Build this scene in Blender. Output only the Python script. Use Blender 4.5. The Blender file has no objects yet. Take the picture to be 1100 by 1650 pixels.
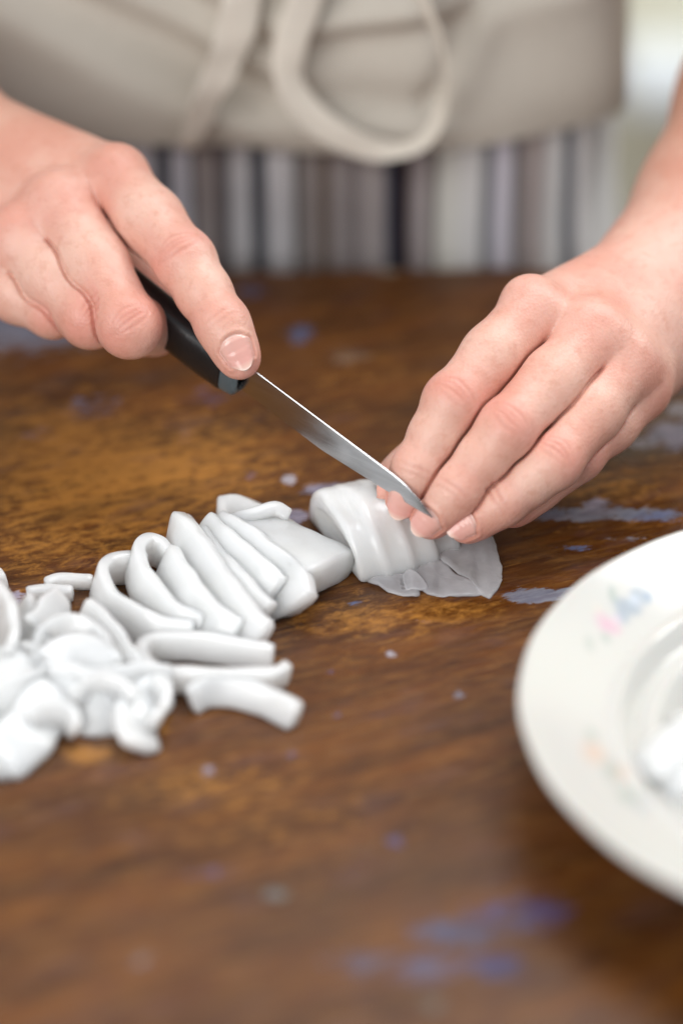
import bpy, bmesh, math, random
import numpy as np
from mathutils import Vector
random.seed(4); rng = np.random.default_rng(4)
S = bpy.context.scene; C = S.collection
CM = 0.01
# ------------------------------------------------------------------ camera, world, lamps, exposure
PITCH = math.radians(32); DIST = 84.0; FPX = 100/36*1650
AR = np.array([1, 0, 0.]); AU = np.array([0, math.sin(PITCH), math.cos(PITCH)]); AT = np.array([0, -math.cos(PITCH), math.sin(PITCH)])
AO = np.array([0, 0, 1.5])
EYE = AO + DIST*AT
cd = bpy.data.cameras.new('camera'); cam = bpy.data.objects.new('camera', cd); C.objects.link(cam)
cam.location = Vector(EYE*CM); cam.rotation_euler = (math.pi/2 - PITCH, 0, 0)
cd.sensor_fit = 'VERTICAL'; cd.sensor_height = 36; cd.sensor_width = 24; cd.lens = 100
cd.clip_start = 0.02; cd.clip_end = 50
cd.dof.use_dof = True; cd.dof.focus_distance = (DIST-0.3)*CM; cd.dof.aperture_fstop = 2.7
S.camera = cam
W = bpy.data.worlds.new('World'); S.world = W; W.use_nodes = True
bg = W.node_tree.nodes['Background']; bg.inputs[0].default_value = (0.86, 0.93, 1.0, 1); bg.inputs[1].default_value = 0.44
def lamp(name, loc, target, sx, sy, power, col):
    l = bpy.data.lights.new(name, 'AREA'); l.shape = 'RECTANGLE'; l.size = sx; l.size_y = sy; l.energy = power; l.color = col
    o = bpy.data.objects.new(name, l); C.objects.link(o); o.location = loc
    o.rotation_euler = (Vector(target)-Vector(loc)).to_track_quat('-Z', 'Y').to_euler(); return o
lamp('window_light', (0.30, 0.50, 1.30), (0, 0, 0), 0.9, 0.8, 15, (0.97, 0.985, 1))
lamp('room_light', (-0.75, -1.15, 0.75), (0, 0.12, 0.03), 1.2, 0.9, 19, (1, 0.985, 0.96))
lamp('back_light', (1.25, 0.5, 1.1), (0.75, 1.2, -0.1), 0.5, 0.5, 13, (1, 0.98, 0.94))  # unseen lamp, added to brighten the wall behind
S.view_settings.view_transform = 'Standard'; S.view_settings.look = 'None'; S.view_settings.exposure = 0.13

# ------------------------------------------------------------------ coordinates (centimetres until meshes are made)
def cw(px, py, w):                       # camera axes: right, up, towards the lens
    d = DIST - w
    return np.array([(px-550)*d/FPX, -(py-825)*d/FPX, w])
def c2w(p):
    p = np.asarray(p, float); return AO + p[..., 0:1]*AR + p[..., 1:2]*AU + p[..., 2:3]*AT
def pt(px, py, w): return c2w(cw(px, py, w))
def atz(px, py, z):
    r = AR*(px-550)/FPX - AU*(py-825)/FPX - AT
    return EYE + r*((z-EYE[2])/r[2])
def aty(px, py, y):
    r = AR*(px-550)/FPX - AU*(py-825)/FPX - AT
    return EYE + r*((y-EYE[1])/r[1])
def nrm(v): v = np.asarray(v, float); return v/(np.linalg.norm(v)+1e-12)

# ------------------------------------------------------------------ object helpers
def tag(o, label=None, cat=None, group=None, kind=None):
    for k, v in (('label', label), ('category', cat), ('group', group), ('kind', kind)):
        if v: o[k] = v
    return o
def link(name, me, parent=None):
    o = bpy.data.objects.new(name, me); C.objects.link(o)
    if parent: o.parent = parent; o.matrix_parent_inverse = parent.matrix_world.inverted()
    return o
def mesh(name, V, Fc, mat, parent=None, smooth=True, origin=None):
    V = np.asarray(V, float)*CM
    og = np.zeros(3) if origin is None else np.asarray(origin)*CM
    me = bpy.data.meshes.new(name); me.from_pydata((V-og).tolist(), [], [list(map(int, f)) for f in Fc])
    me.update()
    if mat: me.materials.append(mat)
    if smooth: me.polygons.foreach_set('use_smooth', [True]*len(me.polygons))
    o = link(name, me)
    o.location = Vector(og)
    if parent:
        bpy.context.view_layer.update()
        o.parent = parent; o.location = Vector(og) - parent.matrix_world.translation
    return o
def empty(name, loc, label, cat, group=None):
    o = bpy.data.objects.new(name, None); C.objects.link(o); o.location = Vector(np.asarray(loc)*CM); o.empty_display_size = .02
    return tag(o, label, cat, group)
def fattr(o, name, arr):
    a = o.data.attributes.new(name, 'FLOAT', 'POINT'); a.data.foreach_set('value', np.asarray(arr, np.float32))
def cattr(o, name, arr):
    arr = np.asarray(arr, np.float32)
    if arr.shape[1] == 3: arr = np.concatenate([arr, np.ones((len(arr), 1), np.float32)], 1)
    a = o.data.attributes.new(name, 'FLOAT_COLOR', 'POINT'); a.data.foreach_set('color', arr.ravel())
def catmull(P, n):
    P = np.asarray(P, float); Q = np.vstack([2*P[0]-P[1], P, 2*P[-1]-P[-2]]); out = []
    m = len(P)-1
    for t in np.linspace(0, m, n):
        i = min(int(t), m-1); f = t-i; a, b, c, d = Q[i:i+4]
        out.append(.5*((2*b)+(c-a)*f+(2*a-5*b+4*c-d)*f*f+(3*b-a-3*c+d)*f**3))
    return np.array(out)
def grid_faces(n, m, wrap=False, off=0):
    f = []
    for i in range(n-1):
        for j in range(m if wrap else m-1):
            k = (j+1) % m
            f.append((off+i*m+j, off+i*m+k, off+(i+1)*m+k, off+(i+1)*m+j))
    return f

# ------------------------------------------------------------------ materials
def mat(name):
    m = bpy.data.materials.new(name); m.use_nodes = True; nt = m.node_tree
    return m, nt, nt.nodes['Principled BSDF']
def nd(nt, t, **kw):
    n = nt.nodes.new(t)
    for k, v in kw.items():
        if hasattr(n, k): setattr(n, k, v)
        else: n.inputs[k].default_value = v
    return n
def ln(nt, a, b): nt.links.new(a, b)
def noise(nt, vec, scale, detail=4, rough=.55, dist=0):
    n = nd(nt, 'ShaderNodeTexNoise'); n.inputs['Scale'].default_value = scale; n.inputs['Detail'].default_value = detail
    n.inputs['Roughness'].default_value = rough; n.inputs['Distortion'].default_value = dist
    if vec is not None: ln(nt, vec, n.inputs['Vector'])
    return n.outputs['Fac']
def ramp(nt, fac, stops, interp='LINEAR'):
    r = nd(nt, 'ShaderNodeValToRGB'); r.color_ramp.interpolation = interp; e = r.color_ramp.elements
    while len(e) < len(stops): e.new(.5)
    for q, (p, c) in zip(e, stops):
        q.position = p; q.color = (*c, 1) if len(c) == 3 else c
    ln(nt, fac, r.inputs[0]); return r.outputs[0]
def mix(nt, fac, a, b, blend='MIX'):
    n = nd(nt, 'ShaderNodeMix', data_type='RGBA', blend_type=blend)
    for s, v in ((0, fac), (6, a), (7, b)):
        if hasattr(v, 'links'): ln(nt, v, n.inputs[s])
        else: n.inputs[s].default_value = v if not isinstance(v, tuple) else ((*v, 1) if len(v) == 3 else v)
    return n.outputs[2]
def mth(nt, op, a, b=0.0, c=None):
    n = nd(nt, 'ShaderNodeMath', operation=op)
    for s, v in ((0, a), (1, b), (2, c)):
        if v is None: continue
        if hasattr(v, 'links'): ln(nt, v, n.inputs[s])
        else: n.inputs[s].default_value = v
    return n.outputs[0]
def sstep(nt, x, lo, hi):
    n = nd(nt, 'ShaderNodeMapRange', interpolation_type='SMOOTHSTEP'); ln(nt, x, n.inputs[0]); n.inputs[1].default_value = lo; n.inputs[2].default_value = hi
    return n.outputs[0]
def attr(nt, name): return nd(nt, 'ShaderNodeAttribute', attribute_name=name)
def objvec(nt): return nd(nt, 'ShaderNodeTexCoord').outputs['Object']
def bump(nt, bs, h, strength=.2, dist=.001, normal=None):
    b = nd(nt, 'ShaderNodeBump'); b.inputs['Strength'].default_value = strength; b.inputs['Distance'].default_value = dist
    ln(nt, h, b.inputs['Height'])
    if normal is not None: ln(nt, normal, b.inputs['Normal'])
    if bs is not None: ln(nt, b.outputs[0], bs.inputs['Normal'])
    return b.outputs[0]

def m_skin():
    m, nt, b = mat('skin'); v = objvec(nt)
    big = noise(nt, v, 45, 3); fine = noise(nt, v, 320, 3)
    base = mix(nt, sstep(nt, big, .35, .65), (.72, .43, .345), (.66, .325, .25))
    base = mix(nt, attr(nt, 'red').outputs['Fac'], base, (.66, .25, .20))
    base = mix(nt, attr(nt, 'pale').outputs['Fac'], base, (.78, .53, .42))
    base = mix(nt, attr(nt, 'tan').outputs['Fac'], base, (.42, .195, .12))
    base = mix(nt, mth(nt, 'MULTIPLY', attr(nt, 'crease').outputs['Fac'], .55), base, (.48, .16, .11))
    base = mix(nt, mth(nt, 'MULTIPLY', sstep(nt, fine, .48, .72), .34), base, (.55, .24, .17))
    ln(nt, base, b.inputs['Base Color'])
    b.inputs['Roughness'].default_value = .42; b.inputs['Specular IOR Level'].default_value = .42
    b.inputs['Subsurface Weight'].default_value = .25; b.inputs['Subsurface Radius'].default_value = (1, .38, .2); b.inputs['Subsurface Scale'].default_value = .0045
    vor = nd(nt, 'ShaderNodeTexVoronoi'); vor.inputs['Scale'].default_value = 1100; ln(nt, v, vor.inputs['Vector'])
    n1 = bump(nt, None, vor.outputs['Distance'], .2, .0005)
    n2 = bump(nt, None, noise(nt, v, 75, 3), .18, .002, n1)
    bump(nt, b, noise(nt, v, 240, 5, .6), .2, .0007, n2)
    return m
def m_nail():
    m, nt, b = mat('fingernail'); a = attr(nt, 'lun').outputs['Fac']
    c = ramp(nt, a, [(0, (.80, .52, .45)), (.2, (.74, .41, .35)), (.78, (.72, .37, .32)), (.93, (.78, .52, .44)), (1, (.82, .62, .54))])
    ln(nt, c, b.inputs['Base Color']); b.inputs['Roughness'].default_value = .2; b.inputs['Subsurface Weight'].default_value = .2; b.inputs['Subsurface Scale'].default_value = .002
    b.inputs['Subsurface Radius'].default_value = (1, .5, .35)
    return m
def m_squid():
    m, nt, b = mat('squid_flesh'); v = objvec(nt)
    c = mix(nt, sstep(nt, noise(nt, v, 60, 3), .35, .7), (.89, .895, .89), (.84, .845, .825))
    ln(nt, c, b.inputs['Base Color']); b.inputs['Roughness'].default_value = .28; b.inputs['Specular IOR Level'].default_value = .4
    b.inputs['Subsurface Weight'].default_value = 1; b.inputs['Subsurface Radius'].default_value = (1, .97, .93); b.inputs['Subsurface Scale'].default_value = .013
    b.inputs['Coat Weight'].default_value = .25; b.inputs['Coat Roughness'].default_value = .2
    ln(nt, sstep(nt, noise(nt, v, 150, 3), .2, .9), b.inputs['Coat Weight'])
    b.inputs['Coat Weight'].links[0].from_node.inputs[3].default_value = .2; b.inputs['Coat Weight'].links[0].from_node.inputs[4].default_value = .8
    bump(nt, b, noise(nt, v, 180, 5), .12, .001)
    tr = nd(nt, 'ShaderNodeBsdfTranslucent'); tr.inputs[0].default_value = (.93, .935, .93, 1)
    mx = nd(nt, 'ShaderNodeMixShader'); mx.inputs[0].default_value = .13; out = nt.nodes['Material Output']
    ln(nt, b.outputs[0], mx.inputs[1]); ln(nt, tr.outputs[0], mx.inputs[2]); ln(nt, mx.outputs[0], out.inputs['Surface'])
    return m
def m_membrane():
    m, nt, b = mat('squid_membrane'); v = objvec(nt)
    c = mix(nt, noise(nt, v, 120, 4), (.60, .595, .62), (.72, .70, .72))
    ln(nt, c, b.inputs['Base Color']); b.inputs['Roughness'].default_value = .2
    b.inputs['Coat Weight'].default_value = .6; b.inputs['Coat Roughness'].default_value = .08
    ln(nt, mth(nt, 'ADD', .24, mth(nt, 'MULTIPLY', noise(nt, v, 90, 3), .45)), b.inputs['Alpha'])
    bump(nt, b, noise(nt, v, 220, 4), .3, .001)
    return m
def m_table():
    m, nt, b = mat('worn_varnished_wood'); v = objvec(nt)
    mp = nd(nt, 'ShaderNodeMapping'); mp.inputs['Rotation'].default_value = (0, 0, math.radians(-22)); ln(nt, v, mp.inputs[0])
    st = nd(nt, 'ShaderNodeMapping'); st.inputs['Scale'].default_value = (1, 5.5, 1); ln(nt, mp.outputs[0], st.inputs[0]); g = st.outputs[0]
    st2 = nd(nt, 'ShaderNodeMapping'); st2.inputs['Scale'].default_value = (1, 2.2, 1); ln(nt, mp.outputs[0], st2.inputs[0]); g2 = st2.outputs[0]
    dark, mid, warm, gold = (.020, .0054, .0012), (.076, .0215, .0027), (.168, .053, .0066), (.43, .185, .034)
    broad = noise(nt, g, 12, 5, .6, .6)
    base = ramp(nt, broad, [(.25, dark), (.48, mid), (.72, warm)])
    grain = noise(nt, g, 70, 6, .7, .4)
    base = mix(nt, mth(nt, 'MULTIPLY', sstep(nt, grain, .42, .75), .55), base, (.26, .115, .026))
    base = mix(nt, mth(nt, 'MULTIPLY', sstep(nt, noise(nt, g, 38, 5, .65), .54, .7), .6), base, dark)
    fl = noise(nt, g2, 130, 8, .75, .45)
    wear = attr(nt, 'wear').outputs['Fac']
    fw = mth(nt, 'ADD', fl, mth(nt, 'MULTIPLY', wear, .22))
    base = mix(nt, mth(nt, 'MULTIPLY', sstep(nt, fw, .56, .80), .75), base, gold)
    st3 = nd(nt, 'ShaderNodeMapping'); st3.inputs['Scale'].default_value = (1, 22, 1); ln(nt, mp.outputs[0], st3.inputs[0]); scr = noise(nt, st3.outputs[0], 42, 4, .6, .2)
    base = mix(nt, mth(nt, 'MULTIPLY', sstep(nt, scr, .60, .68), .38), base, (.36, .17, .04))
    base = mix(nt, mth(nt, 'MULTIPLY', sstep(nt, scr, .40, .32), .6), base, (.03, .010, .003))
    base = mix(nt, mth(nt, 'MULTIPLY', sstep(nt, noise(nt, g, 7, 4, .6, .5), .45, .68), .5), base, (.055, .022, .006))
    pit = noise(nt, g2, 420, 3, .6)
    base = mix(nt, mth(nt, 'MULTIPLY', sstep(nt, pit, .58, .72), .55), base, (.03, .01, .004))
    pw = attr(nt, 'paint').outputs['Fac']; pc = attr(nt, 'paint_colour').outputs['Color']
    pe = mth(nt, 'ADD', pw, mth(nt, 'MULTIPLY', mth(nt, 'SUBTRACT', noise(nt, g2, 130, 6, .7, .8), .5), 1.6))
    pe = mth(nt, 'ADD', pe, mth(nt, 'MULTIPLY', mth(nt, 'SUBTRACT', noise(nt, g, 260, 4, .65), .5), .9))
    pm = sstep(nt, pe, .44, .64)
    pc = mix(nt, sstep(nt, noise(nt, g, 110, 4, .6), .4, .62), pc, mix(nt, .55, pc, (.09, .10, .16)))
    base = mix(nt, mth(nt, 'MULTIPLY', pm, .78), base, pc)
    pu = mth(nt, 'MULTIPLY', sstep(nt, noise(nt, g2, 34, 4, .6), .52, .7), .25)
    base = mix(nt, pu, base, (.085, .05, .06))
    ln(nt, base, b.inputs['Base Color'])
    r = mth(nt, 'ADD', .24, mth(nt, 'MULTIPLY', noise(nt, g2, 60, 5), .26)); r = mth(nt, 'MULTIPLY', r, mth(nt, 'SUBTRACT', 1.0, mth(nt, 'MULTIPLY', attr(nt, 'wet').outputs['Fac'], .7)))
    ln(nt, r, b.inputs['Roughness'])
    b.inputs['Specular IOR Level'].default_value = .3
    h = mth(nt, 'ADD', mth(nt, 'MULTIPLY', fl, .6), mth(nt, 'ADD', mth(nt, 'MULTIPLY', grain, .5), mth(nt, 'MULTIPLY', pm, .35)))
    bump(nt, b, h, .3, .0008)
    return m
def m_simple(name, col, rough=.5, metal=0, bumpscale=None, bstr=.2, var=None, spec=.5):
    m, nt, b = mat(name); b.inputs['Roughness'].default_value = rough; b.inputs['Metallic'].default_value = metal
    b.inputs['Base Color'].default_value = (*col, 1); b.inputs['Specular IOR Level'].default_value = spec
    v = objvec(nt)
    if var: ln(nt, mix(nt, noise(nt, v, var[0], 4), col, var[1]), b.inputs['Base Color'])
    if bumpscale: bump(nt, b, noise(nt, v, bumpscale, 4), bstr, .001)
    return m
def m_blade():
    m, nt, b = mat('blade_steel'); v = objvec(nt)
    mp = nd(nt, 'ShaderNodeMapping'); mp.inputs['Scale'].default_value = (1, 1, 30); ln(nt, v, mp.inputs[0])
    n = noise(nt, mp.outputs[0], 60, 4)
    b.inputs['Metallic'].default_value = 1
    ln(nt, ramp(nt, n, [(.3, (.42, .42, .43)), (.7, (.50, .50, .51))]), b.inputs['Base Color'])
    ln(nt, mth(nt, 'ADD', .2, mth(nt, 'MULTIPLY', n, .1)), b.inputs['Roughness'])
    return m
def m_cloth(name, a='colour'):
    m, nt, b = mat(name); v = objvec(nt)
    w1 = nd(nt, 'ShaderNodeTexWave'); w1.inputs['Scale'].default_value = 420; w1.bands_direction = 'X'; ln(nt, v, w1.inputs[0])
    w2 = nd(nt, 'ShaderNodeTexWave'); w2.inputs['Scale'].default_value = 420; w2.bands_direction = 'Z'; ln(nt, v, w2.inputs[0])
    c = attr(nt, a).outputs['Color']
    c = mix(nt, mth(nt, 'MULTIPLY', noise(nt, v, 300, 4), .35), c, (.55, .52, .5), 'MULTIPLY')
    ln(nt, c, b.inputs['Base Color']); b.inputs['Roughness'].default_value = .9; b.inputs['Specular IOR Level'].default_value = .06
    bump(nt, b, mth(nt, 'ADD', w1.outputs['Fac'], w2.outputs['Fac']), .25, .0005)
    return m
def m_plate():
    m, nt, b = mat('glazed_porcelain'); v = objvec(nt)
    c = attr(nt, 'print').outputs['Color']
    ln(nt, c, b.inputs['Base Color']); b.inputs['Roughness'].default_value = .16; b.inputs['Specular IOR Level'].default_value = .5
    b.inputs['Coat Weight'].default_value = .4; b.inputs['Coat Roughness'].default_value = .06
    b.inputs['Subsurface Weight'].default_value = .1; b.inputs['Subsurface Scale'].default_value = .002
    bump(nt, b, noise(nt, v, 35, 2), .06, .002)
    return m
SKIN, NAIL, SQUID, MEMB, WOOD, BLADE, CLOTH, PORC = m_skin(), m_nail(), m_squid(), m_membrane(), m_table(), m_blade(), m_cloth('woven_cotton'), m_plate()
HANDLE = m_simple('black_plastic', (.008, .008, .009), .38, 0, 500, .12)
BOLST = m_simple('bolster_plastic', (.07, .09, .10), .35)
WALLM = m_simple('cream_wall', (.84, .80, .64), .9, 0, 60, .15, (5, (.74, .71, .57)))
LEDGEM = m_simple('white_painted_wood', (.82, .87, .93), .5, 0, 90, .1)
FLOORM = m_simple('tiled_floor_dull', (.30, .25, .2), .6, 0, 80, .2, (9, (.24, .2, .16)))

# ------------------------------------------------------------------ the setting
def box_mesh(name, lo, hi, m, parent=None, bev=0.0):
    bm = bmesh.new(); bmesh.ops.create_cube(bm, size=1)
    for v in bm.verts: v.co = Vector([(lo[i]+hi[i])/2*CM + v.co[i]*(hi[i]-lo[i])*CM for i in range(3)])
    if bev: bmesh.ops.bevel(bm, geom=bm.edges[:], offset=bev*CM, segments=3, affect='EDGES', profile=.5)
    me = bpy.data.meshes.new(name); bm.to_mesh(me); bm.free(); me.materials.append(m)
    return link(name, me, parent)
tag(box_mesh('floor', (-200, -160, -80), (200, 140, -75), FLOORM), 'plain dull brown floor far below the table', None, None, 'structure')
tag(box_mesh('wall', (-200, 120, -75), (200, 126, 190), WALLM), 'cream wall far behind the cook, seen at the right', None, None, 'structure')
wl = aty(1040, 155, 113)
tag(box_mesh('wall_ledge', (wl[0]-1.6, 113, wl[2]-1.2), (wl[0]+40, 120, wl[2]+1.2), LEDGEM, None, .4), 'pale bluish white ledge on the cream wall beside the apron', 'ledge')

# table: one heavy worn top with a rounded edge, on legs
YE = 19.3
def table():
    fx = np.arange(-18, 18.01, .16); fy = np.arange(-24, YE-1.0, .16)
    xs = np.concatenate([np.arange(-70, -18, 4), fx, np.arange(21, 71, 4)]); ys = np.concatenate([np.arange(-72, -24, 4), fy])
    # round over the far edge
    a = np.linspace(0, math.pi/2, 8)
    cols_y = np.concatenate([ys, (YE-1.0)+.9*np.sin(a[1:]), [YE-.1, YE-.5, -70, -72]])
    cols_z = np.concatenate([0*ys, -.9+.9*np.cos(a[1:]), [-2.4, -3, -3, -2.4]])
    X, Y = np.meshgrid(xs, cols_y, indexing='ij'); Z = np.repeat(cols_z[None], len(xs), 0)
    Y = Y + (Y > YE-2)*(.12*np.sin(X*.35)+.07*np.sin(X*1.3+1))
    Z = Z + .02*np.sin(X*.31+Y*.2)+.015*np.sin(Y*.8-X*.3)
    V = np.stack([X, Y, Z], -1).reshape(-1, 3); n, k = X.shape
    F_ = [f for f in grid_faces(n, k)]
    F_ += [tuple(reversed(range(k))), tuple(range((n-1)*k, n*k))]
    root = empty('wooden_table', (0, -26, -75), 'worn brown varnished wooden table with flecks of old blue paint', 'table')
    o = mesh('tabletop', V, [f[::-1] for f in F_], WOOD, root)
    # remains of paint, plus table sheen painted in at back left and right: (px, py, half width px, half height px, colour, strength)
    lav, blu, gry, ind, whi, grn, crm = (.34, .32, .42), (.085, .12, .24), (.22, .235, .29), (.06, .05, .17), (.50, .47, .52), (.16, .17, .13), (.50, .43, .30)
    pats = [(955, 828, 130, 13, gry, 1.1), (960, 815, 30, 14, lav, 1.0), (880, 826, 40, 12, blu, .9), (1060, 830, 50, 12, blu, 1.0), (935, 883, 60, 7, blu, .75), (1000, 868, 40, 6, gry, .7),
            (858, 961, 44, 13, gry, 1.4), (915, 958, 30, 12, gry, 1.1), (1085, 700, 50, 26, lav, 1.2), (1040, 715, 40, 12, whi, .9), (1095, 660, 40, 16, whi, .9), (1090, 600, 40, 40, blu, .9),  # the last blue patch, at the right edge, is painted sheen
            (465, 772, 13, 9, whi, 1.3), (405, 765, 14, 14, ind, .7), (545, 789, 62, 10, lav, 1.3), (468, 832, 30, 14, lav, 1.2), (640, 700, 20, 8, ind, .4),
            (345, 1410, 45, 16, ind, .75), (360, 1415, 25, 8, blu, .7), (447, 1443, 24, 12, grn, 1.0), (570, 1370, 40, 16, grn, .55), (637, 1357, 22, 13, ind, .9),
            (735, 1500, 95, 26, (.06, .075, .15), 1.0), (840, 1470, 100, 36, ind, .85), (600, 1550, 80, 22, (.07, .08, .14), .85), (800, 1555, 60, 22, (.03, .032, .13), 1.1), (690, 1560, 90, 30, (.09, .085, .16), .85), (690, 1620, 30, 25, grn, .7), (810, 1430, 50, 18, grn, .6), (950, 1425, 60, 18, grn, .5),
            (225, 1545, 24, 14, gry, .75), (335, 1242, 12, 9, lav, 1.0), (630, 1055, 11, 7, whi, 1.1), (738, 1120, 12, 12, gry, .8), (534, 1080, 9, 7, ind, 1.0), (542, 1150, 11, 8, ind, .9), (575, 972, 18, 7, blu, .8), (440, 1280, 9, 9, ind, .7), (470, 1215, 12, 10, ind, .7), (680, 1000, 20, 6, ind, .5),
            (485, 540, 26, 18, blu, .95), (405, 470, 40, 14, blu, .8), (330, 640, 50, 18, ind, .65), (150, 655, 70, 26, blu, .65), (60, 700, 40, 20, ind, .6), (60, 510, 190, 60, (.20, .22, .29), 1.0), (230, 560, 60, 16, ind, .5), (620, 433, 24, 8, crm, 1.4), (560, 575, 40, 20, (.3, .17, .07), .8), (40, 975, 50, 14, whi, .85), (15, 965, 30, 12, lav, .9), (300, 700, 20, 20, (.3, .13, .05), .6)]  # the wide grey-blue patch at far left is sheen painted as colour
    pw = np.zeros(len(V)); pc = np.zeros((len(V), 3)); tw = np.full(len(V), 1e-6)
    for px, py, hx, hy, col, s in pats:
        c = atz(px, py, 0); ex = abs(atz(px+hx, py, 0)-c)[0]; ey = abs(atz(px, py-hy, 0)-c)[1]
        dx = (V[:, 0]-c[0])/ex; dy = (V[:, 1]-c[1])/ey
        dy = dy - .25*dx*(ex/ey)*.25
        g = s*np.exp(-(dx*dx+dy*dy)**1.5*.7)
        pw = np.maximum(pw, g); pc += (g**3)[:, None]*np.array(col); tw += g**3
    fattr(o, 'paint', pw*.72); cattr(o, 'paint_colour', pc/tw[:, None])  # both attributes hold old paint and the painted sheen
    wear = np.zeros(len(V))
    for px, py, hx, hy, s in [(130, 800, 260, 130, 1.0), (330, 740, 180, 70, .6), (940, 770, 130, 70, .55), (330, 1265, 170, 40, .7), (150, 1215, 40, 16, 1.5), (265, 1165, 10, 30, 1.4), (640, 980, 160, 40, .4), (590, 600, 120, 50, .4), (560, 1000, 130, 35, .45), (760, 985, 90, 25, .4), (420, 1340, 200, 60, .35), (60, 690, 120, 60, .5), (980, 780, 130, 30, .4)]:
        c = atz(px, py, 0); ex = abs(atz(px+hx, py, 0)-c)[0]; ey = abs(atz(px, py-hy, 0)-c)[1]
        wear += s*np.exp(-((V[:, 0]-c[0])/ex)**2-((V[:, 1]-c[1])/ey)**2)
    fattr(o, 'wear', wear)
    wet = np.zeros(len(V))
    for px, py, hx, hy in [(470, 970, 170, 60), (700, 960, 150, 40), (250, 1000, 200, 130), (960, 830, 150, 70), (1050, 700, 90, 60), (500, 815, 120, 40)]:
        c = atz(px, py, 0); ex = abs(atz(px+hx, py, 0)-c)[0]; ey = abs(atz(px, py-hy, 0)-c)[1]
        wet = np.maximum(wet, np.clip(1.5-1.3*(((V[:, 0]-c[0])/ex)**2+((V[:, 1]-c[1])/ey)**2), 0, 1))
    fattr(o, 'wet', wet)
    for sx in (-1, 1):
        for yy in (-66, 10):
            x = sx*60
            box_mesh('leg', (x-3.5, yy-3.5, -75), (x+3.5, yy+3.5, -3.05), WOOD, root, .3)
    return root
table()

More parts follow.
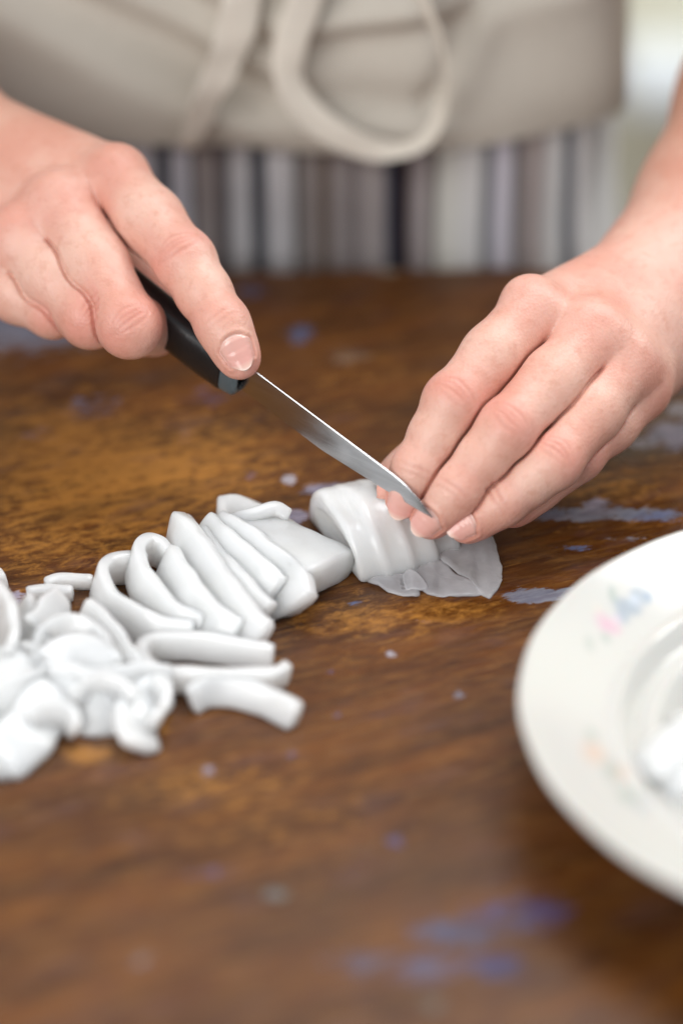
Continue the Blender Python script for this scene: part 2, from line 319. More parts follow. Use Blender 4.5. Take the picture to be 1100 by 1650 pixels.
# ------------------------------------------------------------------ signed-distance modelling (camera axes, cm)
class Field:
    def __init__(s, lo, hi, h):
        s.lo = np.array(lo, float); s.h = h; s.n = np.ceil((np.array(hi)-s.lo)/h).astype(int)+1
        s.F = np.full(s.n, 50., np.float32)
        s.ax = [(s.lo[i]+h*np.arange(s.n[i])).astype(np.float32) for i in range(3)]
    def sub(s, lo, hi):
        a = np.clip(np.floor((np.array(lo)-s.lo)/s.h).astype(int), 0, s.n); b = np.clip(np.ceil((np.array(hi)-s.lo)/s.h).astype(int)+1, 0, s.n)
        if np.any(b <= a): return None, None
        sl = tuple(slice(a[i], b[i]) for i in range(3))
        return sl, np.meshgrid(*[s.ax[i][sl[i]] for i in range(3)], indexing='ij', sparse=True)
    def put(s, d, sl, k):
        A = s.F[sl]
        if k <= 0: s.F[sl] = np.minimum(A, d)
        else:
            h = np.maximum(k-np.abs(A-d), 0)/k; s.F[sl] = np.minimum(A, d)-h*h*k*.25
    def cone(s, a, b, ra, rb, k=.3, pad=1.0):
        a = np.array(a, float); b = np.array(b, float); r = max(ra, rb)+pad
        sl, g = s.sub(np.minimum(a, b)-r, np.maximum(a, b)+r)
        if sl is None: return
        ba = b-a; L2 = ba@ba
        q = [g[i]-np.float32(a[i]) for i in range(3)]
        t = np.clip((q[0]*ba[0]+q[1]*ba[1]+q[2]*ba[2])/L2, 0, 1)
        d = np.sqrt((q[0]-t*ba[0])**2+(q[1]-t*ba[1])**2+(q[2]-t*ba[2])**2)-(ra+(rb-ra)*t)
        s.put(d.astype(np.float32), sl, k)
    def ell(s, c, axes, rad, k=.3, pad=1.0, cut=False):
        c = np.array(c, float); r = max(rad)+pad
        sl, g = s.sub(c-r, c+r)
        if sl is None: return
        q = [g[i]-np.float32(c[i]) for i in range(3)]; l = 0; l2 = 0
        for ax, rr in zip(axes, rad):
            e = (q[0]*ax[0]+q[1]*ax[1]+q[2]*ax[2])/rr; l = l+e*e; l2 = l2+e*e/(rr*rr)
        k0 = np.sqrt(l); d = k0*(k0-1)/np.maximum(np.sqrt(l2), 1e-4)
        s.put(d.astype(np.float32), sl, k)
    def merge(s, o, k, slit=0):        # slit: keep a fine groove where the two surfaces press together
        i = np.rint((o.lo-s.lo)/s.h).astype(int); sl = tuple(slice(i[a], i[a]+o.n[a]) for a in range(3)); A = s.F[sl].copy()
        s.put(o.F, sl, k)
        if slit: s.F[sl] = np.where((A < .5) & (o.F < .5) & (A > -.13) & (o.F > -.13), np.maximum(s.F[sl], slit-.5*np.abs(A-o.F)), s.F[sl])
    @staticmethod
    def part(b, J, pad):                # a smaller field on the same lattice
        J = np.array(J); a = np.maximum(np.floor((J.min(0)-pad-b.lo)/b.h), 0).astype(int); z = np.minimum(np.ceil((J.max(0)+pad-b.lo)/b.h).astype(int), b.n-1)
        f = Field(b.lo+a*b.h, b.lo+a*b.h, b.h); f.n = z-a+1; f.F = np.full(f.n, 50., np.float32); f.ax = [b.ax[i][a[i]:z[i]+1] for i in range(3)]; return f
    def at(s, P):
        q = (np.asarray(P)-s.lo)/s.h; i = np.clip(np.floor(q).astype(int), 0, s.n-2); t = q-i; out = 0
        for a in (0, 1):
            for b in (0, 1):
                for c in (0, 1):
                    w = (t[:, 0] if a else 1-t[:, 0])*(t[:, 1] if b else 1-t[:, 1])*(t[:, 2] if c else 1-t[:, 2])
                    out = out+w*s.F[i[:, 0]+a, i[:, 1]+b, i[:, 2]+c]
        return out
    def mesh(s):
        F = s.F; I = F < 0
        cnt = np.zeros(np.array(F.shape)-1, np.int8); sl = (slice(0, -1), slice(1, None))
        cor = [(i, j, k) for i in (0, 1) for j in (0, 1) for k in (0, 1)]
        for i, j, k in cor: cnt += I[sl[i], sl[j], sl[k]]
        act = np.argwhere((cnt > 0) & (cnt < 8))
        idx = -np.ones(cnt.shape, np.int32); idx[tuple(act.T)] = np.arange(len(act))
        val = {c: F[act[:, 0]+c[0], act[:, 1]+c[1], act[:, 2]+c[2]] for c in cor}
        P = np.zeros((len(act), 3)); N = np.zeros(len(act))
        for a in cor:
            for ax in range(3):
                if a[ax] == 0:
                    b = list(a); b[ax] = 1; b = tuple(b); va, vb = val[a], val[b]; m = (va < 0) != (vb < 0)
                    t = np.where(m, va/np.where(m, va-vb, 1), 0); p = np.tile(np.array(a, float), (len(act), 1)); p[:, ax] += t
                    P[m] += p[m]; N[m] += 1
        V = s.lo+s.h*(act+P/N[:, None]); Q = []
        for ax in range(3):
            a1, a2 = (ax+1) % 3, (ax+2) % 3
            A = np.take(I, range(0, I.shape[ax]-1), ax); B = np.take(I, range(1, I.shape[ax]), ax)
            e = np.argwhere(A != B); e = e[(e[:, a1] > 0) & (e[:, a2] > 0) & (e[:, a1] < cnt.shape[a1]) & (e[:, a2] < cnt.shape[a2])]
            ins = A[tuple(e.T)]
            def at(d1, d2):
                f = e.copy(); f[:, a1] -= d1; f[:, a2] -= d2; return idx[tuple(f.T)]
            q = np.stack([at(1, 1), at(0, 1), at(0, 0), at(1, 0)], 1)
            q[~ins] = q[~ins][:, ::-1]; Q.append(q)
        return V, np.concatenate(Q)
def smooth_v(V, Q, it=2, lam=.5):
    E = np.concatenate([Q[:, [0, 1]], Q[:, [1, 2]], Q[:, [2, 3]], Q[:, [3, 0]]])
    E = np.concatenate([E, E[:, ::-1]])
    deg = np.bincount(E[:, 0], minlength=len(V))[:, None]
    for _ in range(it):
        A = np.stack([np.bincount(E[:, 0], V[E[:, 1], i], minlength=len(V)) for i in range(3)], 1)/np.maximum(deg, 1)
        V = V+lam*(A-V)
    return V
def vnormals(V, Q):
    n = np.cross(V[Q[:, 2]]-V[Q[:, 0]], V[Q[:, 3]]-V[Q[:, 1]]); N = np.zeros_like(V)
    for i in range(4):
        for k in range(3): N[:, k] += np.bincount(Q[:, i], n[:, k], minlength=len(V))
    return N/(np.linalg.norm(N, axis=1, keepdims=True)+1e-9)

# ------------------------------------------------------------------ the person
def finger(FF, J, R, k=.35):
    J = [np.array(j) for j in J]
    for i in range(len(J)-1):
        a, b, ra, rb = J[i], J[i+1], R[i], R[i+1]
        m = (a+b)/2; rm = (ra+rb)/2*(1.07 if i == 0 else .985)
        FF.cone(a, m, ra, rm, k); FF.cone(m, b, rm, rb, k)
def dorsal(J, i, hint):
    t = nrm(J[i+1]-J[i-1]); n = hint-t*(hint@t); return t, nrm(n)
class Arm:
    def __init__(s): s.joints = []; s.nails = []
def build_arm(fingers, thumb, palm, fore, lo, hi, h, hint, bumps):
    fing = Field(lo, hi, h); pal = Field(lo, hi, h)
    info = []
    for f in fingers:
        J = [cw(*p[:3]) for p in f]; R = [p[3] for p in f]
        tmp = Field.part(fing, J, 2.2); finger(tmp, J, R)
        for i in (1, 2):
            t, n = dorsal(J, i, hint); l = np.cross(n, t)
            tmp.ell(J[i]+n*R[i]*.14, (t, n, l), (R[i]*1.05, R[i]*.88, R[i]*.92), .35)
        # pad of the fingertip
        t, n = dorsal([J[-2], J[-1], J[-1]+(J[-1]-J[-2])], 1, hint)
        tmp.ell(J[-1]-n*.1-t*.25, (t, n, np.cross(n, t)), (R[-1]*1.25, R[-1]*.95, R[-1]*1.06), .25)
        fing.merge(tmp, 0, .041); info.append((J, R, tmp))
    if thumb:
        J = [cw(*p[:3]) for p in thumb]; R = [p[3] for p in thumb]
        tmp = Field.part(fing, J, 2.4); finger(tmp, J, R, .5); fing.merge(tmp, .12)
    for a, b, ra, rb in palm: pal.cone(cw(*a), cw(*b), ra, rb, .9, 1.6)
    for (a, b, ra, rb) in fore: pal.cone(cw(*a), cw(*b), ra, rb, 1.2, 2.0)
    for c, r in bumps: pal.ell(cw(*c), np.eye(3), (r, r, r*.8), 1.0, 1.6)
    pal.merge(fing, .38)
    V, Q = pal.mesh(); V = smooth_v(V, Q, 4)
    N = vnormals(V, Q)
    red = np.zeros(len(V)); pale = np.zeros(len(V)); cre = np.zeros(len(V))
    for J, R, _t in info:
        for i in (1, 2):
            t, n = dorsal(J, i, hint); l = np.cross(n, t); q = V-J[i]
            s_, c_, l_ = q@t, q@n, q@l
            near = (np.abs(s_) < 1.3) & (np.sqrt(c_**2+l_**2) < R[i]*1.5) & (c_ > 0.05)
            fade = np.clip(c_/(.5*R[i]), 0, 1)*near
            offs = (-.34, -.13, .05, .27) if i == 1 else (-.05, .17)
            D_ = 0
            for o_, am in zip(offs, rng.uniform(.25, .8, len(offs))):
                bend = -.75*(o_/.3 if i == 1 else -.4)*l_**2
                wob = .03*np.sin(l_*5+o_*30+len(J)*J[0][0])
                D_ = D_+am*np.exp(-((s_-o_-bend*.6-wob)/.06)**2)*np.clip(1.15-np.abs(l_)/(R[i]*.85), 0, 1)
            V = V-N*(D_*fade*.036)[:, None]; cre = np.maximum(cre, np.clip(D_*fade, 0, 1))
            g = np.exp(-(s_/.6)**2)*fade
            red = np.maximum(red, (.45 if i == 1 else .3)*g)
        q = V-J[-1]; red = np.maximum(red, .75*np.exp(-((q**2).sum(1))/(1.0**2)))
        q = V-J[0]; red = np.maximum(red, .42*np.exp(-((q**2).sum(1))/(1.1**2)))
        for a, b in zip(J[:-1], J[1:]):
            mid = (a+b)/2; q = V-mid-hint*.5; pale = np.maximum(pale, .4*np.exp(-((q**2).sum(1))/.9**2))
    return V, Q, red, pale, info, cre, pal
def nail_shape(arm, idx, hint, width=.86, L=1.05, back=.55):
    J, R, fld = arm[4][idx]
    t = nrm(J[-1]-J[-2]); n = nrm(hint-t*(hint@t)); l = np.cross(n, t); r = R[-1]
    k = 21; Ls = np.linspace(-back, L-back, k); As = np.linspace(-1, 1, k); top = []; bot = []; lun = []
    for i, s_ in enumerate(Ls):
        f = i/(k-1)
        wide = width*(1-.42*(max(0, f-.72)/.28)**2-.30*(max(0, .2-f)/.2)**2)
        for a in As:
            ang = a*wide*1.08; sl_ = s_ + (.16*f-.13*(1-f))*-a*a; d = n*math.cos(ang)+l*math.sin(ang)
            sc = min(sl_, .30*r); x = np.linspace(0, r*2.0, 70); v = fld.at(J[-1]+t*sc+d*r*.2+x[:, None]*d); q = x[np.argmax(v > 0)] if (v > 0).any() else r
            p = J[-1]+t*sl_+d*(r*.2+q)-n*.22*max(0, sl_-.30*r)
            e = abs(a)**4; b0 = max(0, .15-f)/.15
            top.append(p+d*(.045-.06*e-.06*b0)); bot.append(p-d*.10); lun.append(f)
    V = np.array(top+bot); m = k*k; F_ = grid_faces(k, k); F2 = [tuple(x+m for x in f[::-1]) for f in F_]
    b = list(range(k))+[i*k+k-1 for i in range(1, k)]+[(k-1)*k+i for i in range(k-2, -1, -1)]+[i*k for i in range(k-2, 0, -1)]
    side = [(b[i], b[(i+1) % len(b)], b[(i+1) % len(b)]+m, b[i]+m) for i in range(len(b))]
    # the fold of skin round the nail: a fine groove with a low wall outside it
    Vb, cre, N = arm[0], arm[5], vnormals(arm[0], arm[1]); ring = V[[x for x in b if x < (k-4)*k]]; ctr = V[:m].mean(0)
    near = np.where(np.linalg.norm(Vb-ctr, axis=1) < 1.5)[0]
    dm = np.sqrt(((Vb[near][:, None]-ring[None])**2).sum(-1)).min(1)
    Vb[near] += N[near]*((.035*np.exp(-((dm-.11)/.07)**2)-.02*np.exp(-(dm/.05)**2)))[:, None]
    cre[near] = np.maximum(cre[near], .75*np.exp(-(dm/.07)**2))
    return V, F_+F2+side, lun+lun

# hand that holds the squid (the cook's left, at the right of the picture)
LH = [[(858, 500, -.75, .9), (729, 648, .9, .82), (672, 755, .95, .68), (652, 806, .75, .53)],
      [(958, 545, -.5, .98), (816, 693, 1.3, .85), (738, 790, 1.3, .72), (693, 838, 1.05, .55)],
      [(1008, 588, -.7, .93), (890, 744, 1.1, .78), (810, 808, 1.15, .66), (750, 846, 1.0, .52)],
      [(1030, 632, -1.5, .84), (930, 736, -.2, .68), (866, 786, .0, .61), (824, 822, .2, .5)]]
LT = [(975, 560, -4.6, 1.2), (800, 655, -2.8, 1.0), (690, 745, -1.5, .86), (622, 790, -.7, .62)]
wr = (1085, 432, -5.2)
LP = [(wr, (868, 500, -1.5), 1.7, .92), (wr, (955, 545, -1.1), 1.8, 1.1), ((1100, 455, -5.2), (1008, 592, -1.3), 1.75, 1.0), ((1105, 500, -5.4), (1022, 626, -2.0), 1.5, .9),
      ((1060, 480, -5.5), (900, 590, -3.5), 1.5, 1.1), ((1090, 520, -5.4), (1002, 618, -3.0), 1.5, .95), ((940, 540, -2.4), (1000, 600, -2.3), 1.0, 1.0)]
LF = [((1072, 440, -5.4), (1142, 330, -7.2), 1.95, 2.15), ((1112, 455, -5.4), (1180, 340, -7.2), 1.9, 2.1), ((1142, 330, -7.2), (1215, 160, -10.0), 2.15, 2.45), ((1180, 340, -7.2), (1265, 170, -10.0), 2.1, 2.5), ((1230, 165, -10.0), (1390, -180, -15), 2.6, 3.3)]
hintL = nrm(np.array([.30, .75, 1.0])); 
LB = [((846, 484, -.75), .62), ((950, 526, -.3), .68), ((1008, 570, -.45), .66), ((1034, 612, -1.2), .55)]
A1 = build_arm(LH, LT, LP, LF, (1.0, -2.0, -15.5), (17, 17.5, 3.2), .052, hintL, LB)
# hand that holds the knife (the cook's right, at the left of the picture)
RH = [[(188, 292, -3.4, .98), (298, 421, -1.3, .88), (359, 523, -.35, .75), (386, 578, -.2, .60)],
      [(98, 335, -3.0, 1.05), (208, 525, -.8, .89), (248, 530, -2.7, .76), (225, 480, -3.7, .62)],
      [(32, 392, -3.0, 1.0), (145, 512, -1.5, .86), (185, 510, -3.3, .74), (160, 465, -4.3, .6)],
      [(-22, 445, -3.4, .9), (85, 503, -2.4, .74), (120, 498, -3.8, .64), (95, 455, -4.6, .52)]]
RT = [(-20, 235, -7.5, 1.2), (120, 335, -6.9, .98), (225, 440, -5.9, .84), (312, 528, -4.6, .64)]
wq = (-110, 205, -7.6)
RP = [(wq, (185, 290, -3.9), 1.75, 1.02), (wq, (95, 335, -3.7), 1.8, 1.1), ((-130, 240, -7.5), (28, 390, -3.7), 1.75, 1.05), ((-150, 280, -7.4), (-25, 440, -4.0), 1.6, 1.0),
      ((-110, 230, -7.8), (100, 330, -5.6), 1.5, 1.1), ((-140, 300, -7.6), (0, 430, -5.0), 1.5, 1.1), ((100, 350, -4.6), (20, 400, -4.6), 1.1, 1.1)]
RF = [((-105, 190, -7.8), (-230, 90, -9.5), 1.95, 2.2), ((-130, 230, -7.8), (-255, 130, -9.5), 1.9, 2.2), ((-240, 110, -9.5), (-520, -100, -13), 2.5, 3.2)]
hintR = nrm(np.array([-.25, .62, 1.0]))
RB = [((186, 280, -3.3), .62), ((92, 324, -2.7), .7), ((30, 378, -2.55), .7), ((-25, 430, -2.9), .6)]
A2 = build_arm(RH, RT, RP, RF, (-19.5, 3.0, -14), (-2.2, 18, 1.6), .052, hintR, RB)

nails = [nail_shape(A1, k, nrm(hintL+np.array([-.35, -.35, .6])), .84, .92, .36) for k in (0, 1, 2)]
nails.append(nail_shape(A2, 0, nrm(hintR+np.array([.12, -.1, .25])), .72, 1.08, .58))
BX, BY = -2.4, 29.3      # where the cook stands
def person():
    root = empty('person', (BX, BY, -75), 'person in beige apron and grey striped skirt cutting squid with a small knife', 'person')
    Vs, Qs, reds, pales, tan_shades = [], [], [], [], []; off = 0
    cres = []
    for V, Q, red, pale, info, cre, _f in (A1, A2):
        Vw = c2w(V); Vs.append(Vw); Qs.append(Q+off); off += len(V); reds.append(red); pales.append(pale); cres.append(cre)
        tan_shades.append(np.clip((Vw[:, 1]-6.5)/8.5, 0, 1)*.85)  # tanned forearms, with the body's shade painted into the skin colour too
    # the rest of the body, coarser: upper arms, shoulders, trunk, hips, legs
    B = Field((-34, 8, -62), (36, 44, 50), 1.0)
    e1 = c2w(cw(1390, -180, -15)); e2 = c2w(cw(-520, -100, -13))
    for a, b, ra, rb in [(e1, (21, 27, 20), 3.3, 4.0), ((21, 27, 20), (15, 32, 43), 4.2, 5.2), (e2, (-25, 27, 20), 3.3, 4.0), ((-25, 27, 20), (-19, 32, 43), 4.2, 5.2),
                         ((-19, 32, 43), (15, 32, 43), 5.2, 5.2), ((BX-4, BY+2, 33), (BX+4, BY+2, 33), 6.5, 6.5), ((BX-3.5, BY+2, 12), (BX+3.5, BY+2, 12), 6, 6), ((BX-4, BY+2, -5), (BX+4, BY+2, -5), 6.4, 6.4),
                         ((BX-6, BY+1, -10), (BX-6, BY+1, -60), 6.5, 4.5), ((BX+6, BY+1, -10), (BX+6, BY+1, -60), 6.5, 4.5)]:
        B.cone(a, b, ra, rb, 2.5, 4)
    V, Q = B.mesh(); Vs.append(V); Qs.append(Q+off); reds.append(np.zeros(len(V))); pales.append(np.zeros(len(V))); cres.append(np.zeros(len(V))); tan_shades.append(np.full(len(V), .4))
    body = mesh('body', np.concatenate(Vs), np.concatenate(Qs), SKIN, root)
    fattr(body, 'red', np.concatenate(reds)); fattr(body, 'pale', np.concatenate(pales)); fattr(body, 'tan', np.concatenate(tan_shades)); fattr(body, 'crease', np.concatenate(cres))
    for V, F_, lun in nails:
        o = mesh('fingernail', c2w(V), F_, NAIL, body); fattr(o, 'lun', lun)
    # skirt: a flat-fronted oval round the hips
    NE = 4.5
    def RR(a): return (np.abs(np.sin(a))**NE+np.abs(np.cos(a))**NE)**(-1/NE)
    def SX(a): return RR(a)*np.sin(a)
    def CX(a): return RR(a)*np.cos(a)
    HW, HD = 12.4, 8.2
    sq = [(100, (.20, .20, .22)), (190, (.42, .42, .45)), (246, (.10, .105, .12)), (272, (.42, .42, .47)), (305, (.06, .06, .065)), (313, (.27, .245, .24)), (344, (.13, .12, .125)), (366, (.44, .44, .455)), (402, (.065, .068, .08)), (430, (.44, .44, .47)), (474, (.08, .075, .07)), (486, (.24, .22, .215)),
          (512, (.14, .115, .10)), (534, (.26, .24, .24)), (562, (.17, .155, .155)), (578, (.27, .25, .25)), (618, (.05, .055, .075)), (640, (.045, .03, .03)), (668, (.31, .285, .29)), (700, (.17, .16, .15)), (714, (.50, .48, .43)), (742, (.46, .46, .47)), (774, (.15, .155, .17)), (796, (.40, .39, .43)), (822, (.13, .12, .12)),
          (840, (.29, .26, .255)), (878, (.50, .50, .52)), (910, (.10, .105, .12)), (926, (.46, .45, .49)), (966, (.20, .19, .20)), (984, (.50, .49, .46))]
    edges = np.array([q[0] for q in sq]); cols = np.minimum(np.array([q[1] for q in sq])**1.2*2.2, .85)
    TH = np.linspace(-math.pi, math.pi, 900); ZZ = np.concatenate([np.linspace(-55, -6, 14), np.linspace(-5, 8, 16)])
    V = []; Cc = []
    for z in ZZ:
        fl = 1+.012*max(0, -z)*.5
        fold = .28*np.sin(TH*11+.4*np.sin(z*.22))+.18*np.sin(TH*23+1.1+z*.06)+.1*np.sin(TH*37+2)
        fold *= np.clip(1.15-(z+6)/20, .25, 1.4)
        x = BX+(HW*fl+fold)*SX(TH); y = BY-(HD*fl+fold*1.0)*CX(TH)
        V.append(np.stack([x, y, 0*x+z], 1))
    sway = 6*np.sin(1)  # stripes are fixed to the cloth, measured along its front
    xs_ = BX+HW*SX(TH); pxs = 550+xs_*45.6
    i = np.searchsorted(edges, pxs % 1000 if False else np.clip(pxs, 0, 1049), 'right')-1
    wrapc = cols[np.clip(np.where(pxs < 100, (pxs.astype(int)//23) % len(cols), i), 0, len(cols)-1)]
    o = mesh('skirt', np.concatenate(V), grid_faces(len(ZZ), 900), CLOTH, root); cattr(o, 'colour', np.tile(wrapc, (len(ZZ), 1)))
    # apron: gathered cloth hanging over the skirt, hem curved
    TH = np.linspace(-1.62, 1.56, 420); n = 110; V = []
    beige = np.array([.61, .565, .495])
    px = 550+(BX+HW*SX(TH))*46
    hem_py = 225+9*np.clip(1-((px-560)/470)**2, -.3, 1)
    hem = 1.5+(-1)*0+(4.0+(240-hem_py)*.0242)-1.5
    for v in np.linspace(0, 1, n):
        z = hem+(44-hem)*v**1.35
        zz = z-4
        def crease(x0, z0, x1, z1, w, d):      # a soft fold running between two points of the cloth
            xx = BX+HW*SX(TH); ax, az = x1-x0, z1-z0; L = ax*ax+az*az
            t = np.clip(((xx-x0)*ax+(z-z0)*az)/L, 0, 1); dd = np.hypot(xx-x0-t*ax, z-z0-t*az)
            s_ = ((xx-x0)*az-(z-z0)*ax)/math.sqrt(L)
            return d*np.exp(-(dd/w)**2)*(np.tanh(s_/w*1.6)*.8-.35)
        f = .25*np.sin(TH*7+.3*zz)+.15*np.sin(TH*15+zz*.5)
        f = f+crease(-12, 9.8, -3.5, 5.6, 1.3, 1.15)+crease(-10, 11.5, -3, 7.8, .9, .8)+crease(-2, 8.2, 4.0, 8.9, .8, -.8)+crease(-4, 5.8, 3, 5.2, 1.0, .6)+crease(4, 8.9, 9.5, 10.6, 1.0, .5)+crease(3.4, 5.6, 4.6, 8.6, .7, .5)
        bulge = 1.0+.45*np.exp(-((zz-1.2)/2.0)**2)
        taper = np.clip(1-(z-16)*.008, .8, 1)
        x = BX+(HW+bulge*.3+f*.8)*SX(TH)*taper; y = BY-(HD+bulge+f)*CX(TH)*np.where(z > 20, 1.02, 1)
        V.append(np.stack([x, y, z], 1))
    V = np.concatenate(V); m_ = len(TH)
    ins = V-np.array([0, 0, 0]); c = np.array([BX, BY, 0]); d = V-c; d[:, 2] = 0; d /= np.linalg.norm(d, axis=1, keepdims=True)
    V2 = np.concatenate([V, V-d*.16]); F1 = grid_faces(n, m_); F2 = [tuple(q+len(V) for q in f[::-1]) for f in F1]
    rim = [(j, j+1, j+1+len(V), j+len(V)) for j in range(m_-1)]+[((n-1)*m_+j+1, (n-1)*m_+j, (n-1)*m_+j+len(V), (n-1)*m_+j+1+len(V)) for j in range(m_-1)]
    rim += [((i_+1)*m_, i_*m_, i_*m_+len(V), (i_+1)*m_+len(V)) for i_ in range(n-1)]+[(i_*m_+m_-1, (i_+1)*m_+m_-1, (i_+1)*m_+m_-1+len(V), i_*m_+m_-1+len(V)) for i_ in range(n-1)]
    ap = mesh('apron', V2, F1+F2+rim, CLOTH, root); cattr(ap, 'colour', np.tile(beige, (len(V2), 1)))
    # knotted tie hanging in front: one loose end, one loop
    def tie(path, widths, twist, name):
        P = catmull([aty(*p) for p in path], 60); wd = np.interp(np.linspace(0, 1, 60), np.linspace(0, 1, len(widths)), widths); tw = np.interp(np.linspace(0, 1, 60), np.linspace(0, 1, len(twist)), twist)
        V = []; tl = 10
        for i_ in range(60):
            t = nrm(P[min(i_+1, 59)]-P[max(i_-1, 0)]); fr = np.array([0, -1, .1]); s_ = nrm(np.cross(t, fr)); u_ = nrm(np.cross(s_, t))
            a = s_*math.cos(tw[i_])+u_*math.sin(tw[i_]); b_ = np.cross(t, a)
            for k in range(tl):
                q = 2*math.pi*k/tl; V.append(P[i_]+a*math.copysign(abs(math.cos(q))**.7, math.cos(q))*wd[i_]/2+b_*(math.sin(q)*.025+.035*math.sin(3*math.cos(q)*2+i_*.12)+.06*math.sin(i_*.5)*math.cos(q)))
        o = mesh(name, V, grid_faces(60, tl, True)+[tuple(reversed(range(tl))), tuple(range(59*tl, 60*tl))], CLOTH, ap); cattr(o, 'colour', np.tile(beige*1.35, (len(V), 1)))
    y0 = 19.0
    tie([(400, -160, y0+.2), (396, -60, y0), (388, 20, y0-.1), (365, 95, y0-.2), (332, 165, y0-.3), (303, 240, y0+.2)], [1.4, 1.4, 1.45, 1.3, 1.05, .7], [.2, .2, .3, .4, .3, .2], 'apron_tie')
    tie([(520, -160, y0+.2), (505, -60, y0), (490, 10, y0-.1), (468, 75, y0-.3), (468, 135, y0-.4), (510, 195, y0-.5), (575, 232, y0-.6), (640, 243, y0-.5), (690, 222, y0-.4), (716, 160, y0-.3), (712, 80, y0-.2), (685, 10, y0-.1), (655, -60, y0)],
        [1.2, 1.2, 1.3, 1.2, 1.05, 1.1, .95, .65, .55, .65, .7, .75, .8], [.2, .2, .2, .3, .5, .3, .2, .6, 1.0, 1.2, 1.2, 1.1, .8], 'apron_tie')
    return root
person()

# ------------------------------------------------------------------ the knife
KT = -.12
def knife():
    tip = pt(697, 832, 1.95); bol = pt(396, 606, -.75)
    ax = nrm(bol-tip); L = np.linalg.norm(bol-tip)
    root = empty('kitchen_knife', bol, 'small kitchen knife with black handle and plain steel blade, held over the squid', 'knife')
    up = nrm(np.array([0, 0, 1.])-ax*ax[2]); side = np.cross(ax, up)
    up = nrm(up*math.cos(KT)+side*math.sin(KT)); side = np.cross(ax, up)
    # blade: s from the tip; spine straight, edge curving up to the tip, wedge section
    n = 60; V = []
    for i in range(n):
        f = i/(n-1); s_ = f*(L+.25)
        top = .46-.50*(1-min(1, s_/1.7))**2
        bot = -.06-.56*(min(1, s_/4.2))**.85
        th = .027*min(1, .2+s_/2.5); H = top-bot
        c = tip+ax*s_
        for hh, t in ((top, th*.8), (top-.02, th), (top-H*.5, th*.52), (bot+H*.06, th*.08), (bot, .003)): V.append(c+up*hh+side*t)
        for hh, t in ((bot+H*.06, -th*.08), (top-H*.5, -th*.52), (top-.02, -th), (top, -th*.8)): V.append(c+up*hh+side*t)
    V = np.array(V)-up*.02
    b = mesh('blade', V, grid_faces(n, 9, True)+[tuple(range(9)), tuple(reversed(range((n-1)*9, n*9)))], BLADE, root)
    mod = b.modifiers.new('edges', 'EDGE_SPLIT'); mod.split_angle = math.radians(25)
    def sect(name, st, m):                   # lofted rounded section: (s, half height, half width, drop)
        n = 24; V = []
        for s_, hh, hw, dr in st:
            c = bol+ax*s_-up*dr
            for k in range(n):
                q = 2*math.pi*k/n; e = .62
                V.append(c+up*hh*math.copysign(abs(math.sin(q))**e, math.sin(q))+side*hw*math.copysign(abs(math.cos(q))**e, math.cos(q)))
        return mesh(name, V, grid_faces(len(st), n, True)+[tuple(range(n)), tuple(reversed(range((len(st)-1)*n, len(st)*n)))], m, root)
    sect('bolster', [(.08, .50, .26, .1), (.12, .60, .38, .14), (.2, .66, .44, .18), (.5, .70, .47, .2), (.62, .70, .47, .2)], BOLST)
    sect('handle', [(.62, .71, .47, .2), (.7, .74, .5, .2), (1.5, .74, .52, .22), (3, .70, .54, .2), (5, .78, .58, .2), (7.5, .86, .6, .25), (9.4, .86, .58, .35), (10.2, .78, .5, .42), (10.5, .55, .35, .45)], HANDLE)
knife()

